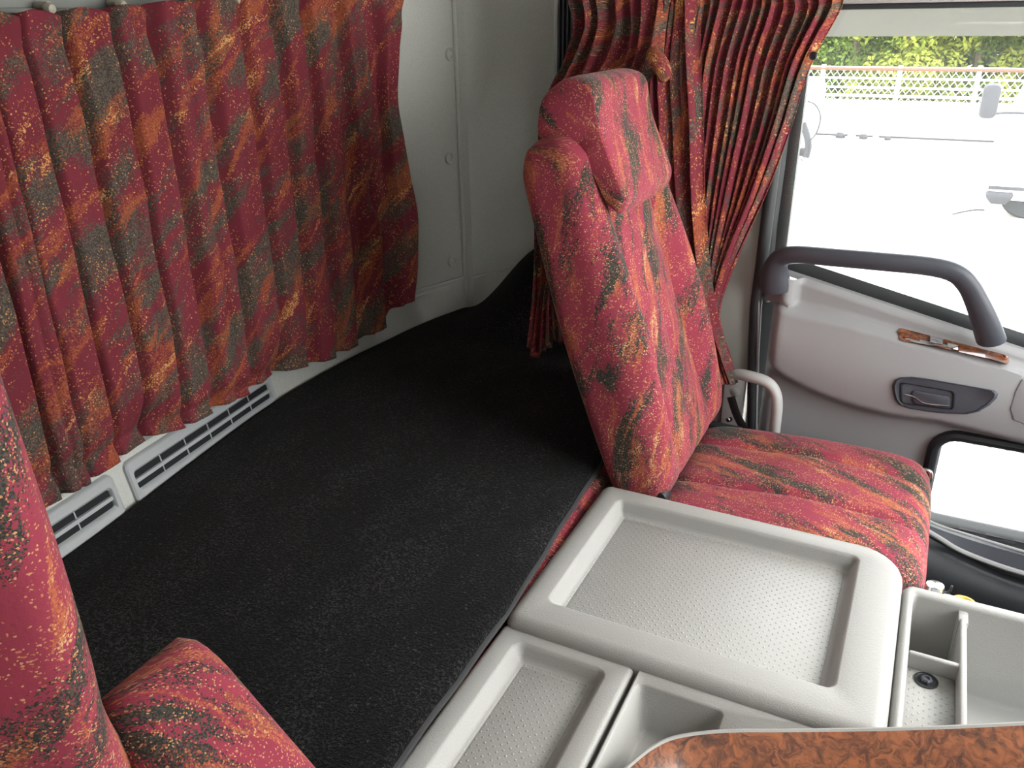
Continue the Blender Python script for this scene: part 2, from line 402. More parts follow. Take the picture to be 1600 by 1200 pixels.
# upright louvred vent high on the side lining, half behind the tied curtain
c = ay(884, 62, 2.2)
e = empty('louvre_vent', (c.x, c.y, c.z-.09), 'tall narrow louvred vent on the side lining beside the tied curtain', 'air vent')
def lr(a, d, r): return [(c.x+x, 2.205-d, c.z+z) for x, z in rr(-.035+a, .035-a, -.115+a, .115-a, r)]
MB().loft([lr(0, -.01, .03), lr(.001, .008, .03), (lr(.005, .012, .027)), lr(.012, .010, .02), lr(.014, 0, .018)], False, False).build('bezel', MAT['lining'], e)
MB().loft([lr(.012, .001, .02), lr(.03, .001, .005)], False, True).build('slot_shadow', MAT['gap_shade'], e)  # near-black sheet stands in for the shade between the louvres
for i in range(4):
    x = c.x-.018+i*.012; MB().box(x-.0025, x+.0025, 2.193, 2.206, c.z-.10, c.z+.10, .001, 1).build('louvre', MAT['dark'], e)

# ================================================================== BUNK
FE = [(-.3, -.470), (.45, -.470), (.60, -.473), (.90, -.478), (1.05, -.488), (1.2, -.500), (1.43, -.512), (1.8, -.53), (2.2, -.56)]   # front edge of the mat
b = MB()
def mring(a, z): return [(x, y, z+H) for x, y in [(wx(y)+.012+a, y) for y in [lerp(-.28, 2.08, i/30) for i in range(31)]] +
                         [(max(-.494, pw(FE, y)+.016)-a if y > .93 else -.494-a, y) for y in [lerp(2.08, -.28, i/30) for i in range(31)]]]
b.loft([mring(.02, -1.10), mring(0, -1.08), mring(0, -.875), mring(.006, -.864), mring(.02, -.861)])
mat_ = b.build('bunk_mattress', MAT['seat'], None, angle=60)
setp(mat_, 'dark red patterned bunk mattress, only its front side showing below the black carpet', 'mattress')
def endy(x):                                           # the mat runs on to the slanted corner panel
    if x < seam_x: return YC-.004
    for i in range(24):
        if cl[i+1].x >= x: t = (x-cl[i].x)/max(1e-6, cl[i+1].x-cl[i].x); return lerp(cl[i].y, cl[i+1].y, t)-.012
    return 2.1
def mat_z(x, y):
    rise = .205*sm(-1.24, -1.0, x)*sm(1.86, 2.22, y)
    return -.846+.004*mnoise.noise(Vector((x*3, y*3, 1)))+rise-.012*sm(1.35, .5, y)*sm(-.95, -1.25, x)
def matp(u, v, dz=0.):
    y = lerp(-.22, 2.25, v)
    if v > .9:
        pass
    x0 = wx(min(y, YC))+.046*(1-.85*sm(1.75, YC, y)); x1 = pw(FE, y)
    x = lerp(x0, x1, u)
    ye = endy(x); y = min(y, ye) if v < 1 else ye
    t = sm(.992, 1., u)
    return Vector((x, y, mat_z(x, y)+dz+H-.012*t))
v, f, uv = grid(90, 110, lambda u, v: matp(u, v))
mat_obj = mk('carpet_mat', v, f, MAT['carpet'], None, uv, angle=70)
so = mat_obj.modifiers.new('thickness', 'SOLIDIFY'); so.thickness = .006; so.offset = 1
setp(mat_obj, 'black pile carpet mat covering the bunk behind the seats', 'carpet')
edge = [Vector((pw(FE, y)+.001, y, H-.852+.0015*math.sin(y*40))) for y in [lerp(-.2, 1.95, i/80) for i in range(81)]]
MB().tube(edge, .0055, 8).build('edge_binding', MAT['binding'], mat_obj)
edge2 = [p+Vector((-.012, 0, .0105)) for p in edge]
c = az(655, 1050, -.845); MB().lathe(c, (0, 0, 1), [(.0065, -.004), (.0065, .003), (.004, .0055), (.001, .006)], 14).build('snap_button', MAT['dark'], mat_obj)

# ================================================================== CURTAINS
def cloth(name, S, nu, nv, wid, hgt, mat, parent=None, label=None, catg=None):
    pts = [[S(i/nu, j/nv) for i in range(nu+1)] for j in range(nv+1)]
    # lay the woven pattern along the real width of the folded cloth
    mid = pts[nv//2]; L = [0.]
    for i in range(nu): L.append(L[-1]+(mid[i+1]-mid[i]).length)
    v = [p for r in pts for p in r]; uv = [(L[i], hgt*j/nv) for j in range(nv+1) for i in range(nu+1)]
    f = [(j*(nu+1)+i, j*(nu+1)+i+1, (j+1)*(nu+1)+i+1, (j+1)*(nu+1)+i) for j in range(nv) for i in range(nu)]
    o = mk(name, v, f, mat, parent, uv, angle=80)
    m = o.modifiers.new('cloth', 'SOLIDIFY'); m.thickness = .0016; m.offset = 0
    return setp(o, label, catg)
# --- rear curtain: knife pleats over the rear window, deeper and closer towards the free end
PL = [.04, .17, .30, .43, .55]+[ax(px, 300, -1.235-.06*sm(100, 600, px)).y for px in (-30, 22, 88, 150, 214, 264, 326, 386, 432, 474, 514, 560)]+[1.875]
PL = sorted(q for q in PL)
def pleat(y):
    for i in range(len(PL)-1):
        if y < PL[i+1] or i == len(PL)-2:
            return i, max(0., min(1., (y-PL[i])/(PL[i+1]-PL[i])))
_b = [(-60, 878), (0, 835), (62, 799), (131, 758), (216, 697), (301, 652), (375, 607), (436, 577), (500, 552), (560, 517), (590, 490), (612, 468)]
BOT = [(p.y, p.z-H) for p in [ax(x, y, -1.245-.06*sm(100, 600, x)) for x, y in _b]]; BOT = [(-.2, BOT[0][1])]+BOT
TK = [(.93, -.70, .05, .05), (1.30, -.745, .05, .06), (1.705, -.40, .03, .06), (1.77, -.69, .03, .05)]      # where the cloth is tacked to the wall
def rear(u, v):
    y0 = lerp(.10, 1.86, u); i, t = pleat(y0)
    rnd = mnoise.noise(Vector((i*3.7, 1.3, 0)))
    y = y0+.012*sm(0, .4, u)*mnoise.noise(Vector((i*1.9, v*2.2, 4)))*math.sin(math.pi*t)
    k = sm(.75, 1.75, y0)
    amp = lerp(.032, .036, k)*(1+.25*rnd)*lerp(1.0, .75, sm(.6, 1, v))
    a0 = lerp(.06, .48, k)+.05*rnd; a1 = a0+lerp(.30, .16, k)
    sh = sm(a0, a1, t)*.86+.14*sm(a1, .90, t) if t < .955 else max(0., 1-((t-.955)/.045)**2)
    d = amp*sh-.25*amp*math.exp(-((t-.70)/.06)**2)*max(0, rnd+.2)
    y += lerp(.006, .004, k)*sm(.6, .95, t)*(1-sm(.955, 1., t))
    zt = lerp(.004, .050, sm(.8, 1.7, y0))+.012*math.sin(math.pi*t)
    zb = pw(BOT, y0)
    z = lerp(zt, zb, v)
    base = -1.268-.008*math.sin(u*9)+.004*sm(1.0, 1.5, y0)
    hem = -.006*(1-sm(.0, .05, abs(v-.055)))              # gathered heading tape
    d += hem+.010*mnoise.noise(Vector((y0*7, z*4, 2)))*lerp(1, .5, k)+.006*mnoise.noise(Vector((y0*16, z*9, 7)))
    for (ty, tz, ry, rz) in TK:
        g = math.exp(-((y0-ty)/ry)**2-((z-tz)/rz)**2); d -= .035*g; y += (ty-y)*.35*g
    # drag line of the tacked lower hem
    q = z-(lerp(-.70, -.735, (y0-.7)/.7)); gq = sm(.3, .75, y0)*(1-sm(1.25, 1.5, y0))
    d -= .012*gq*math.exp(-(q/.018)**2)
    # loose free end
    e_ = sm(1.76, 1.86, y0); y += e_*(.028*math.sin((z+.05)*9.5)-.018)
    return Vector((base+d, y, z+H))
rc = cloth('rear_curtain', rear, 640, 90, 3., .78, MAT['curtain'], None, 'wide dark red patterned pleated curtain across the rear wall above the bunk', 'curtain')
for (ty, tz, _, _2) in TK:
    p = rear((ty-.10)/1.76, min(1, (0.0-tz)/(.0-pw(BOT, ty)))); MB().lathe(p+Vector((.004, 0, 0)), (1, -.4, .2), [(.009, -.006), (.010, 0), (.006, .005), (.001, .006)], 12).build('tack_button', MAT['red_knot'], rc)
# runners that carry it
for (px, py) in ((78, 13), (190, 8), (372, 0)):
    p = ax(px, py, -1.262)
    b = MB(); b.cyl(p+Vector((-.03, 0, .004)), (1, 0, 0), .006, .006, .03, 12); b.lathe(p, (1, 0, -.15), [(.003, -.009), (.007, -.008), (.0088, 0), (.0065, .006), (.001, .008)], 14)
    b.build('curtain_runner', MAT['cream'], rc)
v = []; wys = [.10+1.62*i/20 for i in range(21)]
for z in (-.66, .010): v += [(wx(y)+.004, y, z+H) for y in wys]
o = mk('rear_window_shadow', v, [(i, i+1, 22+i, 21+i) for i in range(20)], MAT['gap_shade']); setp(o, kind='structure')  # near-black sheet at the rear window, paints the dark gap and fold shade
b = MB(); b.box(-1.325, -1.294, .10, 1.85, H+.012, H+.075, .002, 1); b.box(-1.296, -1.287, .10, 1.85, H+.012, H+.020, .001, 1); b.box(-1.296, -1.287, .10, 1.85, H+.036, H+.044, .001, 1)
o = b.build('curtain_rail', MAT['alu']); setp(o, 'pale metal curtain rail with white runners along the top of the rear wall', 'curtain rail')

# --- curtains drawn aside and tied: rows of (left, right) points, folds between
def drape(rows, npl, amps, nrm, seed, wob=.12, sharp=.7, tail=0.):
    Ls = [r[0] for r in rows]; Rs = [r[1] for r in rows]
    def S(u, v):
        a = cat(Ls, v); bq = cat(Rs, v)
        f = u*npl+wob*mnoise.noise(Vector((u*5, v*2.5, seed)))
        i = math.floor(f); t = f-i
        r1 = mnoise.noise(Vector((i*2.31, seed, .5)))
        sh = (t/sharp) if t < sharp else (1-t)/(1-sharp)
        sh = .5-.5*math.cos(math.pi*sh)
        am = pw(amps, v)*(1+.5*r1)
        am *= sm(0, .02, u)*sm(0, .02, 1-u)*.7+.3
        p = a.lerp(bq, u)
        across = (bq-a).normalized()
        off = am*sh+.012*mnoise.noise(Vector((u*4, v*3, seed+9)))
        p.z -= tail*sm(.7, 1, v)*(t*1.2-.4+1.2*r1)
        return p+Vector(nrm)*off+across*(.25*am*math.sin(2*math.pi*t))*sm(0, .03, u)*sm(0, .03, 1-u)
    return S
def row(py, pl, pr, dl, dr): return (ay(pl, py, dl), ay(pr, py, dr))
# berth divider curtain: bundled at the side, swept back behind the seat
rows = [row(-70, 884, 1050, 1.92, 1.93), row(-15, 888, 1048, 1.93, 1.92), row(40, 902, 1042, 1.95, 1.90), row(90, 884, 1034, 1.96, 1.88), row(140, 858, 1008, 1.95, 1.86), row(200, 842, 985, 1.93, 1.86),
        row(300, 838, 945, 1.90, 1.88), row(400, 838, 912, 1.88, 1.88), row(470, 835, 893, 1.86, 1.87), row(536, 826, 893, 1.82, 1.86)]
S2 = drape(rows, 7, [(0, .020), (.3, .026), (.55, .018), (1, .016)], (-.35, -.93, .05), 3.1, .5, .68, .030)
bc = cloth('berth_curtain', S2, 150, 70, 1., .95, MAT['curtain'], None, 'red patterned divider curtain gathered behind the passenger headrest, its tail hanging onto the bunk', 'curtain')
p = ay(1030, 100, 1.85)
b = MB(); b.tube(smooth_path([p+Vector((-.02, .02, .025)), p+Vector((-.012, -.005, .018)), p+Vector((.006, -.012, .0)), p+Vector((.012, 0, -.02)), p+Vector((0, .02, -.03))], 14), .017, 10, taper=lambda t: .55+.6*math.sin(math.pi*t))
b.build('tieback_knot', MAT['curtain'], bc)
# door window curtain: many narrow folds fanning from the window head to the tie by the seat
rows = [row(-60, 998, 1326, 1.93, 1.95), row(-5, 1002, 1319, 1.93, 1.95), row(20, 1003, 1311, 1.93, 1.95), row(100, 1003, 1268, 1.93, 1.95), row(200, 1006, 1236, 1.93, 1.95), row(300, 1018, 1200, 1.92, 1.945), row(400, 1050, 1155, 1.91, 1.94),
        row(475, 1082, 1127, 1.90, 1.93), row(520, 1092, 1130, 1.90, 1.92), row(560, 1098, 1143, 1.89, 1.91), row(598, 1108, 1152, 1.88, 1.90)]
S3 = drape(rows, 19, [(0, .012), (.25, .024), (.62, .024), (.75, .012), (1, .014)], (-.25, -.96, 0), 8.4, .9, .62)
wc = cloth('window_curtain', S3, 380, 90, 1., 1.1, MAT['curtain'], None, 'red patterned finely pleated curtain tied back at the rear of the passenger door window', 'curtain')
p = ay(1271, 87, 1.93); MB().lathe(p, (-.2, -1, 0), [(.008, -.003), (.0085, .002), (.006, .004), (.0045, .003), (.001, .004)], 16).build('snap_button', MAT['black'], wc)
# loose outer flap of the same curtain that falls straight down behind the backrest
rows = [row(-60, 1030, 1092, 1.915, 1.915), row(40, 1016, 1092, 1.915, 1.915), row(110, 1008, 1094, 1.91, 1.91), row(200, 1010, 1100, 1.90, 1.90), row(300, 1018, 1102, 1.89, 1.89), row(400, 1036, 1108, 1.88, 1.89), row(470, 1058, 1118, 1.87, 1.88), row(540, 1092, 1134, 1.87, 1.88), row(600, 1120, 1150, 1.86, 1.88)]
S4 = drape(rows, 4, [(0, .012), (.4, .022), (1, .012)], (-.35, -.93, 0), 5.7, .6, .66)
cloth('curtain_flap', S4, 110, 60, 1., .7, MAT['curtain'], wc)

# ================================================================== SEATS
def backrest(par, yc, bot, top, hw, hd, name='backrest', bow=0., flare=0.):
    bx, bz = bot; tx, tz = top; L = math.hypot(tx-bx, tz-bz); a = Vector(((tx-bx)/L, 0, (tz-bz)/L)); fw = Vector((a.z, 0, -a.x))
    rings = []; uvs = []; NR = 64
    for j in range(NR+1):
        t = j/NR
        e0 = min(1, t/.06); e1 = min(1, (1-t)/.10)
        k0 = math.sqrt(max(0, 1-(1-e0)**2)); k1 = math.sqrt(max(0, 1-(1-e1)**2))
        W = hw*lerp(1.0, .93, sm(.35, 1, t))*(1+flare*(1-sm(.12, .36, t)))*lerp(.93, 1, k0)*lerp(.86, 1, k1); D = hd*lerp(.55, 1, k0)*lerp(.35, 1, k1)*lerp(1.02, 1.06, t)
        loop = rrd(-W, W, -D, D, min(.034, D*.6), 26, 6, 5)
        c = Vector((bx, yc, bz+H))+a*(t*L)-fw*(bow*math.sin(math.pi*t)); r = []; per = 0; last = None
        for w, d in loop:
            q = w/W; s = sm(-.2, .7, d/D)
            bol = math.exp(-((abs(q)-.80)/.17)**2)*(.010+.030*math.sin(math.pi*min(1, t*1.15))**1.2)
            ctr = .012*(1-sm(.1, .6, abs(q)))*math.sin(math.pi*t)
            gr = -.016*math.exp(-((abs(q)-.54)/.035)**2)-.007*math.exp(-(q/.03)**2)
            ends = min(1, t/.10)*min(1, (1-t)/.06)
            dd = d+(bol+ctr+gr)*s*ends
            sd = (1-s)*0
            r.append(c+Vector((0, w, 0))+fw*dd)
            if last is not None: per += math.hypot(w-last[0], d-last[1])
            last = (w, d); uvs.append((per*1.0, t*L))
        rings.append(r)
    b = MB(); b.loft(rings, True, True, True, uvs); return b.build(name, MAT['seat'], par, angle=75)
def cushion(par, x0, x1, y0, y1, z0, z1):
    def P(u, v):
        U = 2*u-1; V = 2*v-1
        ex = (1-abs(U)**8)**(1/2.6) if abs(U) < 1 else 0; ey = (1-abs(V)**6)**(1/3.) if abs(V) < 1 else 0
        sx = lerp(1, .965, abs(V)**5); sy = lerp(1, .985, abs(U)**6*(1 if U > 0 else .3))
        x = (x0+x1)/2+U*(x1-x0)/2*sx; y = (y0+y1)/2+V*(y1-y0)/2*sy
        g = .012*(math.exp(-((V-.42)/.028)**2)+math.exp(-((V+.30)/.028)**2))+.006*math.exp(-((V-.78)/.05)**2)*0
        crown = .012*(1-V*V)*(1-U*U)+.010*math.exp(-((abs(V)-.85)/.25)**2)*(1-abs(U)**4)
        bulge = .004*math.sin(U*6+1)*(1-V*V)+.010*U
        return Vector((x, y, z0+H+(z1-z0)*ex*ey+(crown-g+bulge)*min(ex, ey)))
    def tu(u): return .5-.5*math.cos(math.pi*u)
    v, f, uv = grid(70, 70, lambda u, v: P(tu(u), tu(v)), lambda u, v: (tu(v)*(y1-y0)+3, tu(u)*(x1-x0)+2))
    n = 71; edge = [i for i in range(n)]+[j*n+n-1 for j in range(1, n)]+[(n-1)*n+i for i in range(n-2, -1, -1)]+[j*n for j in range(n-2, 0, -1)]
    m = len(edge); base = len(v)
    for i in edge: q = Vector(v[i]); v.append(Vector((lerp((x0+x1)/2, q.x, .97), lerp((y0+y1)/2, q.y, .97), z0+H-.05))); uv.append((uv[i][0]+.01, uv[i][1]-.05))
    f += [(edge[k], edge[(k+1) % m], base+(k+1) % m, base+k) for k in range(m)]; f.append(tuple(base+k for k in range(m)))
    return mk('cushion', v, f, MAT['seat'], par, uv, angle=70)
def headrest(par, yc, hw, prof, shift=(0, 0)):
    P = [Vector((x+shift[0], 0, z+shift[1])) for x, z in prof]
    pts = []; n = len(P)
    for i in range(n):                                  # round the corners of the side profile
        p0, p1, p2 = P[i-1], P[i], P[(i+1) % n]; r = min(.028, (p0-p1).length*.4, (p2-p1).length*.4)
        A = p1+(p0-p1).normalized()*r; B = p1+(p2-p1).normalized()*r
        for k in range(6): t = k/5; pts.append(A*(1-t)**2+p1*2*t*(1-t)+B*t*t)
    c = sum(pts, Vector())/len(pts); rings = []; uv = []
    nr = 24
    for j in range(nr+1):
        s = -1+2*j/nr; s = math.sin(s*math.pi/2); e = max(0, 1-abs(s)**14)**.5
        k = lerp(.84, 1, e); y = yc+s*hw
        per = 0
        for i, p in enumerate(pts):
            q = c+(p-c)*k; rings.append(Vector((q.x, y, q.z+H)))
            if i: per += (pts[i]-pts[i-1]).length
            uv.append((s*hw+4, per+.3))
    m = len(pts); R2 = [rings[j*m:(j+1)*m] for j in range(nr+1)]
    b = MB(); b.loft(R2, True, True, True, uv); o = b.build('headrest', MAT['seat'], par, angle=60); sidemap(o); return o
def sidemap(o):                                         # the side panels are cut from their own piece of cloth
    ul = o.data.uv_layers[0].data
    for p in o.data.polygons:
        if abs(p.normal.y) > .62:
            for l in p.loop_indices:
                c = o.data.vertices[o.data.loops[l].vertex_index].co; ul[l].uv = (c.x*.9+c.z*.44+6, c.z*.9-c.x*.44)
HP = [(-.660, -.212), (-.652, -.135), (-.600, -.098), (-.545, -.108), (-.530, -.185), (-.475, -.305), (-.488, -.338), (-.510, -.322), (-.570, -.215)]
ps = empty('passenger_seat', (-.2, 1.58, .05), 'red patterned passenger seat with headrest, standing beside the far door', 'seat')
backrest(ps, 1.580, (-.402, -.892), (-.632, -.204), .236, .059, bow=.012)
headrest(ps, 1.545, .150, HP)
cushion(ps, -.42, .120, 1.343, 1.850, -1.0, -.904)
MB().box(-.38, .05, 1.36, 1.78, .05, H-1.04, .03).build('seat_base', MAT['black'], ps)
p = ay(1030, 777, 1.36)
MB().lathe(p, (0, -1, 0), [(.018, -.02), (.019, .0), (.016, .008), (.004, .010)], 20).build('recline_knob', MAT['black'], ps)
MB().box(-.47, -.36, 1.37, 1.40, H-1.06, H-.905, .012).build('hinge_bracket', MAT['black'], ps)
MB().box(-.44, -.30, 1.80, 1.83, H-1.06, H-.915, .012).build('hinge_bracket', MAT['black'], ps)
b = MB(); b.tube(smooth_path([(.08, 1.83, H-1.0), (.102, 1.835, H-.975), (.112, 1.835, H-.958), (.108, 1.835, H-.944), (.096, 1.835, H-.943)], 14), .0045, 8); b.build('adjuster_lever', MAT['steel'], ps)

ds = empty('driver_seat', (-.4, .12, .05), 'red patterned driver seat cut by the left photo edge, fabric armrest beside it', 'seat')
DSH = (-.075, 0)
backrest(ds, .115, (-.690, -.828), (-.640, -.08), .232, .064, flare=.13)
headrest(ds, .11, .150, HP, (-.07, .07))
cushion(ds, -.485, .02, -.14, .35, -1.0, -.925)
MB().box(-.46, -.02, -.10, .31, .05, H-1.04, .03).build('seat_base', MAT['black'], ds)
def armrest(A, B, w, th):
    A = Vector(A); B = Vector(B); a = (B-A); L = a.length; a.normalize(); nrm = Vector((-a.z, 0, a.x)); nrm = nrm if nrm.z > 0 else -nrm
    rings = []; uv = []; N = 30
    for j in range(N+1):
        t = j/N; e = min(1, t/.14); k = math.sqrt(max(0, 1-(1-e)**2)); e1 = min(1, (1-t)/.1); k *= math.sqrt(max(0, 1-(1-e1)**2))
        loop = rrd(-w*lerp(.74, 1, k), w*lerp(.74, 1, k), -th*lerp(.35, 1, k), th*lerp(.35, 1, k), th*.92*lerp(.34, 1, k), 10, 3, 5); r = []
        per = 0; last = None
        for y, d in loop:
            r.append(A+a*(t*L)+Vector((0, y, 0))+nrm*(d+.006*(1-(y/w)**2)*(d > 0)))
            if last: per += math.hypot(y-last[0], d-last[1])
            last = (y, d); uv.append((per+1.3, t*L))
        rings.append(r)
    return MB().loft(rings, True, True, True, uv).build('armrest', MAT['seat'], ds, angle=70)
armrest((-.657, .414, H-.622), (-.33, .420, H-.945), .069, .038)

# ================================================================== CENTRE CONSOLE
ZL, ZS = -.85, -.868
cc = empty('center_console', (-.1, 1.0, .05), 'grey plastic centre console with two tray lids, open pockets and burl wood edge', 'console')
def lid(name, outer, ro, rec, rrc, zt, depth, zskirt, edge, nrec=7):
    x0, x1, y0, y1 = outer; a0, a1, b0, b1 = rec; b = MB()
    def O(i, z): return ring(rr(x0+i, x1-i, y0+i, y1-i, [max(.006, q-i) for q in ro], nrec), z)
    def I(i, z): return ring(rr(a0+i, a1-i, b0+i, b1-i, [max(.004, q-i) for q in rrc], nrec), z)
    R1 = [O(edge*.10, zskirt)] + [O(edge*(1-math.cos(q*math.pi/2)), zt-edge*(1-math.sin(q*math.pi/2))) for q in (0, .2, .4, .6, .8, 1)]
    R2 = [I(-.004, zt), I(-.001, zt-.0012), I(.003, zt-.006), I(.009, zt-depth+.006), I(.013, zt-depth+.001), I(.017, zt-depth)]
    b.loft(R1+R2, True, False); o = b.build(name, MAT['tray'], cc, angle=50)
    fl = MB(); fl.loft([I(.017, zt-depth), I(.0195, zt-depth-.0012), I(.022, zt-depth)], False, True); fl.build('mat_panel', MAT['dots'], o)
    return o
lid('tray_lid', (-.478, .072, .893, 1.340), (.015, .070, .020, .05)[0:0] or (.030, .075, .022, .022), (-.431, .000, .958, 1.291), (.014, .014, .014, .014), ZL, .026, -.895, .020)
lid('small_lid', (-.479, -.264, .525, .905), (.012, .010, .014, .01), (-.443, -.299, .56, .873), (.014, .014, .016, .014), ZS, .022, -.91, .009)
# cover plate with the open pocket between lid and wood edge
# burl wood edge along the driver side: the top edge swings in on the left and runs forward
TE = [(925, 1262, -.861), (955, 1226, -.861), (983, 1198, -.861), (1020, 1169, -.861), (1060, 1152.5, -.861), (1130, 1144, -.858), (1220, 1143, -.852), (1320, 1142, -.842), (1450, 1139, -.822), (1600, 1132, -.796), (1760, 1123, -.768)]
te = smooth_path([az(*t) for t in TE], 60)
def wy(x):                                              # y of the wood edge at x
    for i in range(60):
        if te[i].x <= x <= te[i+1].x: return lerp(te[i].y, te[i+1].y, (x-te[i].x)/(te[i+1].x-te[i].x))
    return te[0].y if x < te[0].x else te[-1].y
b = MB(); q = (-.2585, .10, .62, .935); pk = (-.251, -.128, .62, .872)
def clampy(pts, z, d): return [(x, max(y, wy(x)+d), z+H) for x, y in pts]
Oq = lambda i, z: clampy(rrd(q[0]+i, q[1]-i, q[2]+i, q[3]-i, .008, 20, 12), z, -.006+i); Pq = lambda i, z, r: clampy(rrd(pk[0]+i, pk[1]-i, pk[2]+i, pk[3]-i, r, 20, 12), z, .003+i)
b.loft([Oq(0, -.957), Oq(0, ZS-.005), Oq(.003, ZS), Pq(-.002, ZS, .012), Pq(.001, ZS-.003, .011), Pq(.014, ZS-.065, .012), Pq(.020, ZS-.070, .010)], False, True)
b.build('pocket_panel', MAT['tray'], cc, angle=50)
# open front bin with dividers
b = MB(); q2 = (.074, .62, .92, 1.276); bn = (.089, .60, .938, 1.252)
O2 = lambda i, z: ring(rr(q2[0]+i, q2[1]-i, q2[2]+i, q2[3]-i, .014), z); B2 = lambda i, z, r: ring(rr(bn[0]+i, bn[1]-i, bn[2]+i, bn[3]-i, r), z)
b.loft([O2(0, -1.08), O2(0, ZS-.010), O2(.004, ZS-.002), O2(.008, ZS), B2(-.004, ZS, .010), B2(-.001, ZS-.002, .009), B2(.001, ZS-.006, .009), B2(.004, ZS-.163, .01), B2(.010, ZS-.170, .008)], False, True)
bin_ = b.build('storage_bin', MAT['tray'], cc, angle=50)
d = MB(); d.box(.158, .168, .940, 1.228, H-1.036, H-.875, .0035, 3); d.box(.156, .1705, 1.221, 1.252, H-1.036, H-.877, .003, 2); d.build('divider', MAT['tray'], bin_)
d = MB(); d.box(.091, .163, 1.113, 1.122, H-1.036, H-.878, .003, 3); d.build('divider', MAT['tray'], bin_)
MB().box(.0895, .1585, .939, 1.1135, ZS-.060+H, ZS-.036+H, .003).build('shallow_floor', MAT['dots'], bin_)
p = az(1447, 1064, ZS-.036)
s_ = MB(); s_.lathe(p, (0, 0, 1), [(.0165, .0005), (.0165, .002), (.0145, .002), (.0135, .0005), (.0125, .0)], 24); s_.build('screw_recess', MAT['black'], bin_)
s_ = MB(); s_.lathe(p+Vector((0, 0, .001)), (0, 0, 1), [(.0085, 0), (.0085, .003), (.0065, .005), (.0045, .005), (.0040, .003), (.001, .003)], 6); s_.build('screw_head', MAT['dark'], bin_)
b = MB(); b.box(-.480, -.268, .53, 1.318, .05, H-.96, .006); b.box(-.268, .06, .93, 1.318, .05, H-.905, .006); b.box(-.268, .06, .66, .93, .05, H-.958, .006); b.box(.074, .62, .93, 1.28, .05, H-1.075, .006); b.build('body', MAT['tray'], cc)
# burl wood edge, front faces
wv = []; wf = []
prof = [(0, -.012), (0, 0), (.002, .002), (.006, .0015), (.040, -.018), (.046, -.024), (.075, -.070), (.080, -.16)]
m = len(prof)
for i, p in enumerate(te):
    t = te[min(i+1, 60)]-te[max(i-1, 0)]; nrm = Vector((t.y, -t.x, 0)).normalized()
    for d_, z_ in prof: wv.append(p+nrm*d_+Vector((0, 0, z_)))
wf = [(i*m+k, i*m+k+1, (i+1)*m+k+1, (i+1)*m+k) for i in range(60) for k in range(m-1)]
w = mk('wood_trim', wv, wf, MAT['wood'], cc, angle=28)
MB().tube([p+Vector((0, 0, -.001)) for p in te], .0042, 8).build('edge_strip', MAT['tray'], cc)

# ---- small things lying past the console on the far floor side
c = ay(1461, 916, 1.36)
e = empty('chrome_ashtray', c-Vector((0, 0, .05)), 'shiny chrome cup clipped beside the front corner of the seat', 'ashtray')
MB().lathe(c-Vector((0, 0, .045)), (0, 0, 1), [(.012, 0), (.013, .03), (.0155, .032), (.016, .042), (.014, .048), (.001, .050)], 24).build('cup', MAT['chrome'], e)
MB().lathe(c-Vector((.010, .012, .055)), (0, 0, 1), [(.012, 0), (.013, .035), (.012, .040), (.001, .041)], 20).build('lower_cup', MAT['chrome'], e)
b = MB(); b.box(c.x+.014, c.x+.024, c.y-.006, c.y+.004, c.z-.06, c.z-.006, .002); b.tube([(c.x+.019, c.y, c.z-.008), (c.x+.024, c.y, c.z-.002), (c.x+.025, c.y, c.z+.009)], .002, 8); b.build('clip', MAT['black'], e)
c = ay(1483, 936, 1.345)
b = MB(); b.loft([[c+Vector((x*k, y*k*.6, z)) for x, y in rr(-.016, .016, -.01, .01, .004)] for k, z in ((1, -.05), (1, -.006), (.6, .006), (.2, .008))]); o = b.build('plastic_scoop', MAT['white_plastic']); setp(o, 'small white plastic piece behind the console rim between chrome cup and yellow ring', 'plastic piece')
c = ay(1506, 943, 1.34)
b = MB(); b.lathe(c-Vector((0, 0, .045)), (0, .1, 1), [(.010, 0), (.013, .035), (.0185, .040), (.0195, .044), (.0185, .047), (.014, .047), (.011, .043), (.001, .040)], 28); o = b.build('cup_ring', MAT['yellow']); setp(o, 'yellow plastic ring just showing above the far console rim', 'ring')

# ================================================================== PASSENGER DOOR
YD = 1.99
door = empty('door_1', (.2, YD, .05), kind='structure')
bl0 = ay(1235, 431, 1.955); bl1 = ay(1600, 553, 1.955)
def belt(x): return bl0.z+(x-bl0.x)*(bl1.z-bl0.z)/(bl1.x-bl0.x)
DX0, DX1 = -.293, .95
lowc = [(p.x, p.z) for p in (ay(1180, 556, 1.94), ay(1230, 592, 1.94), ay(1300, 625, 1.94), ay(1380, 648, 1.94), ay(1470, 662, 1.94), ay(1600, 694, 1.94))]
lowc = [(-.5, lowc[0][1]+.06)]+lowc+[(.95, lowc[-1][1]-.05)]
rg = [(p.x, p.z) for p in (ay(1189, 478, 1.93), ay(1240, 496, 1.93), ay(1330, 514, 1.93), ay(1420, 538, 1.93), ay(1500, 558, 1.93), ay(1600, 588, 1.93))]
rg = [(-.5, rg[0][1]+.05)]+rg+[(.95, rg[-1][1]-.22)]
QW = (ay(1455, 745, 1.97).x, .66, ay(1470, 822, 1.97).z, ay(1490, 684, 1.97).z)            # lower glass: x0, x1, z0, z1
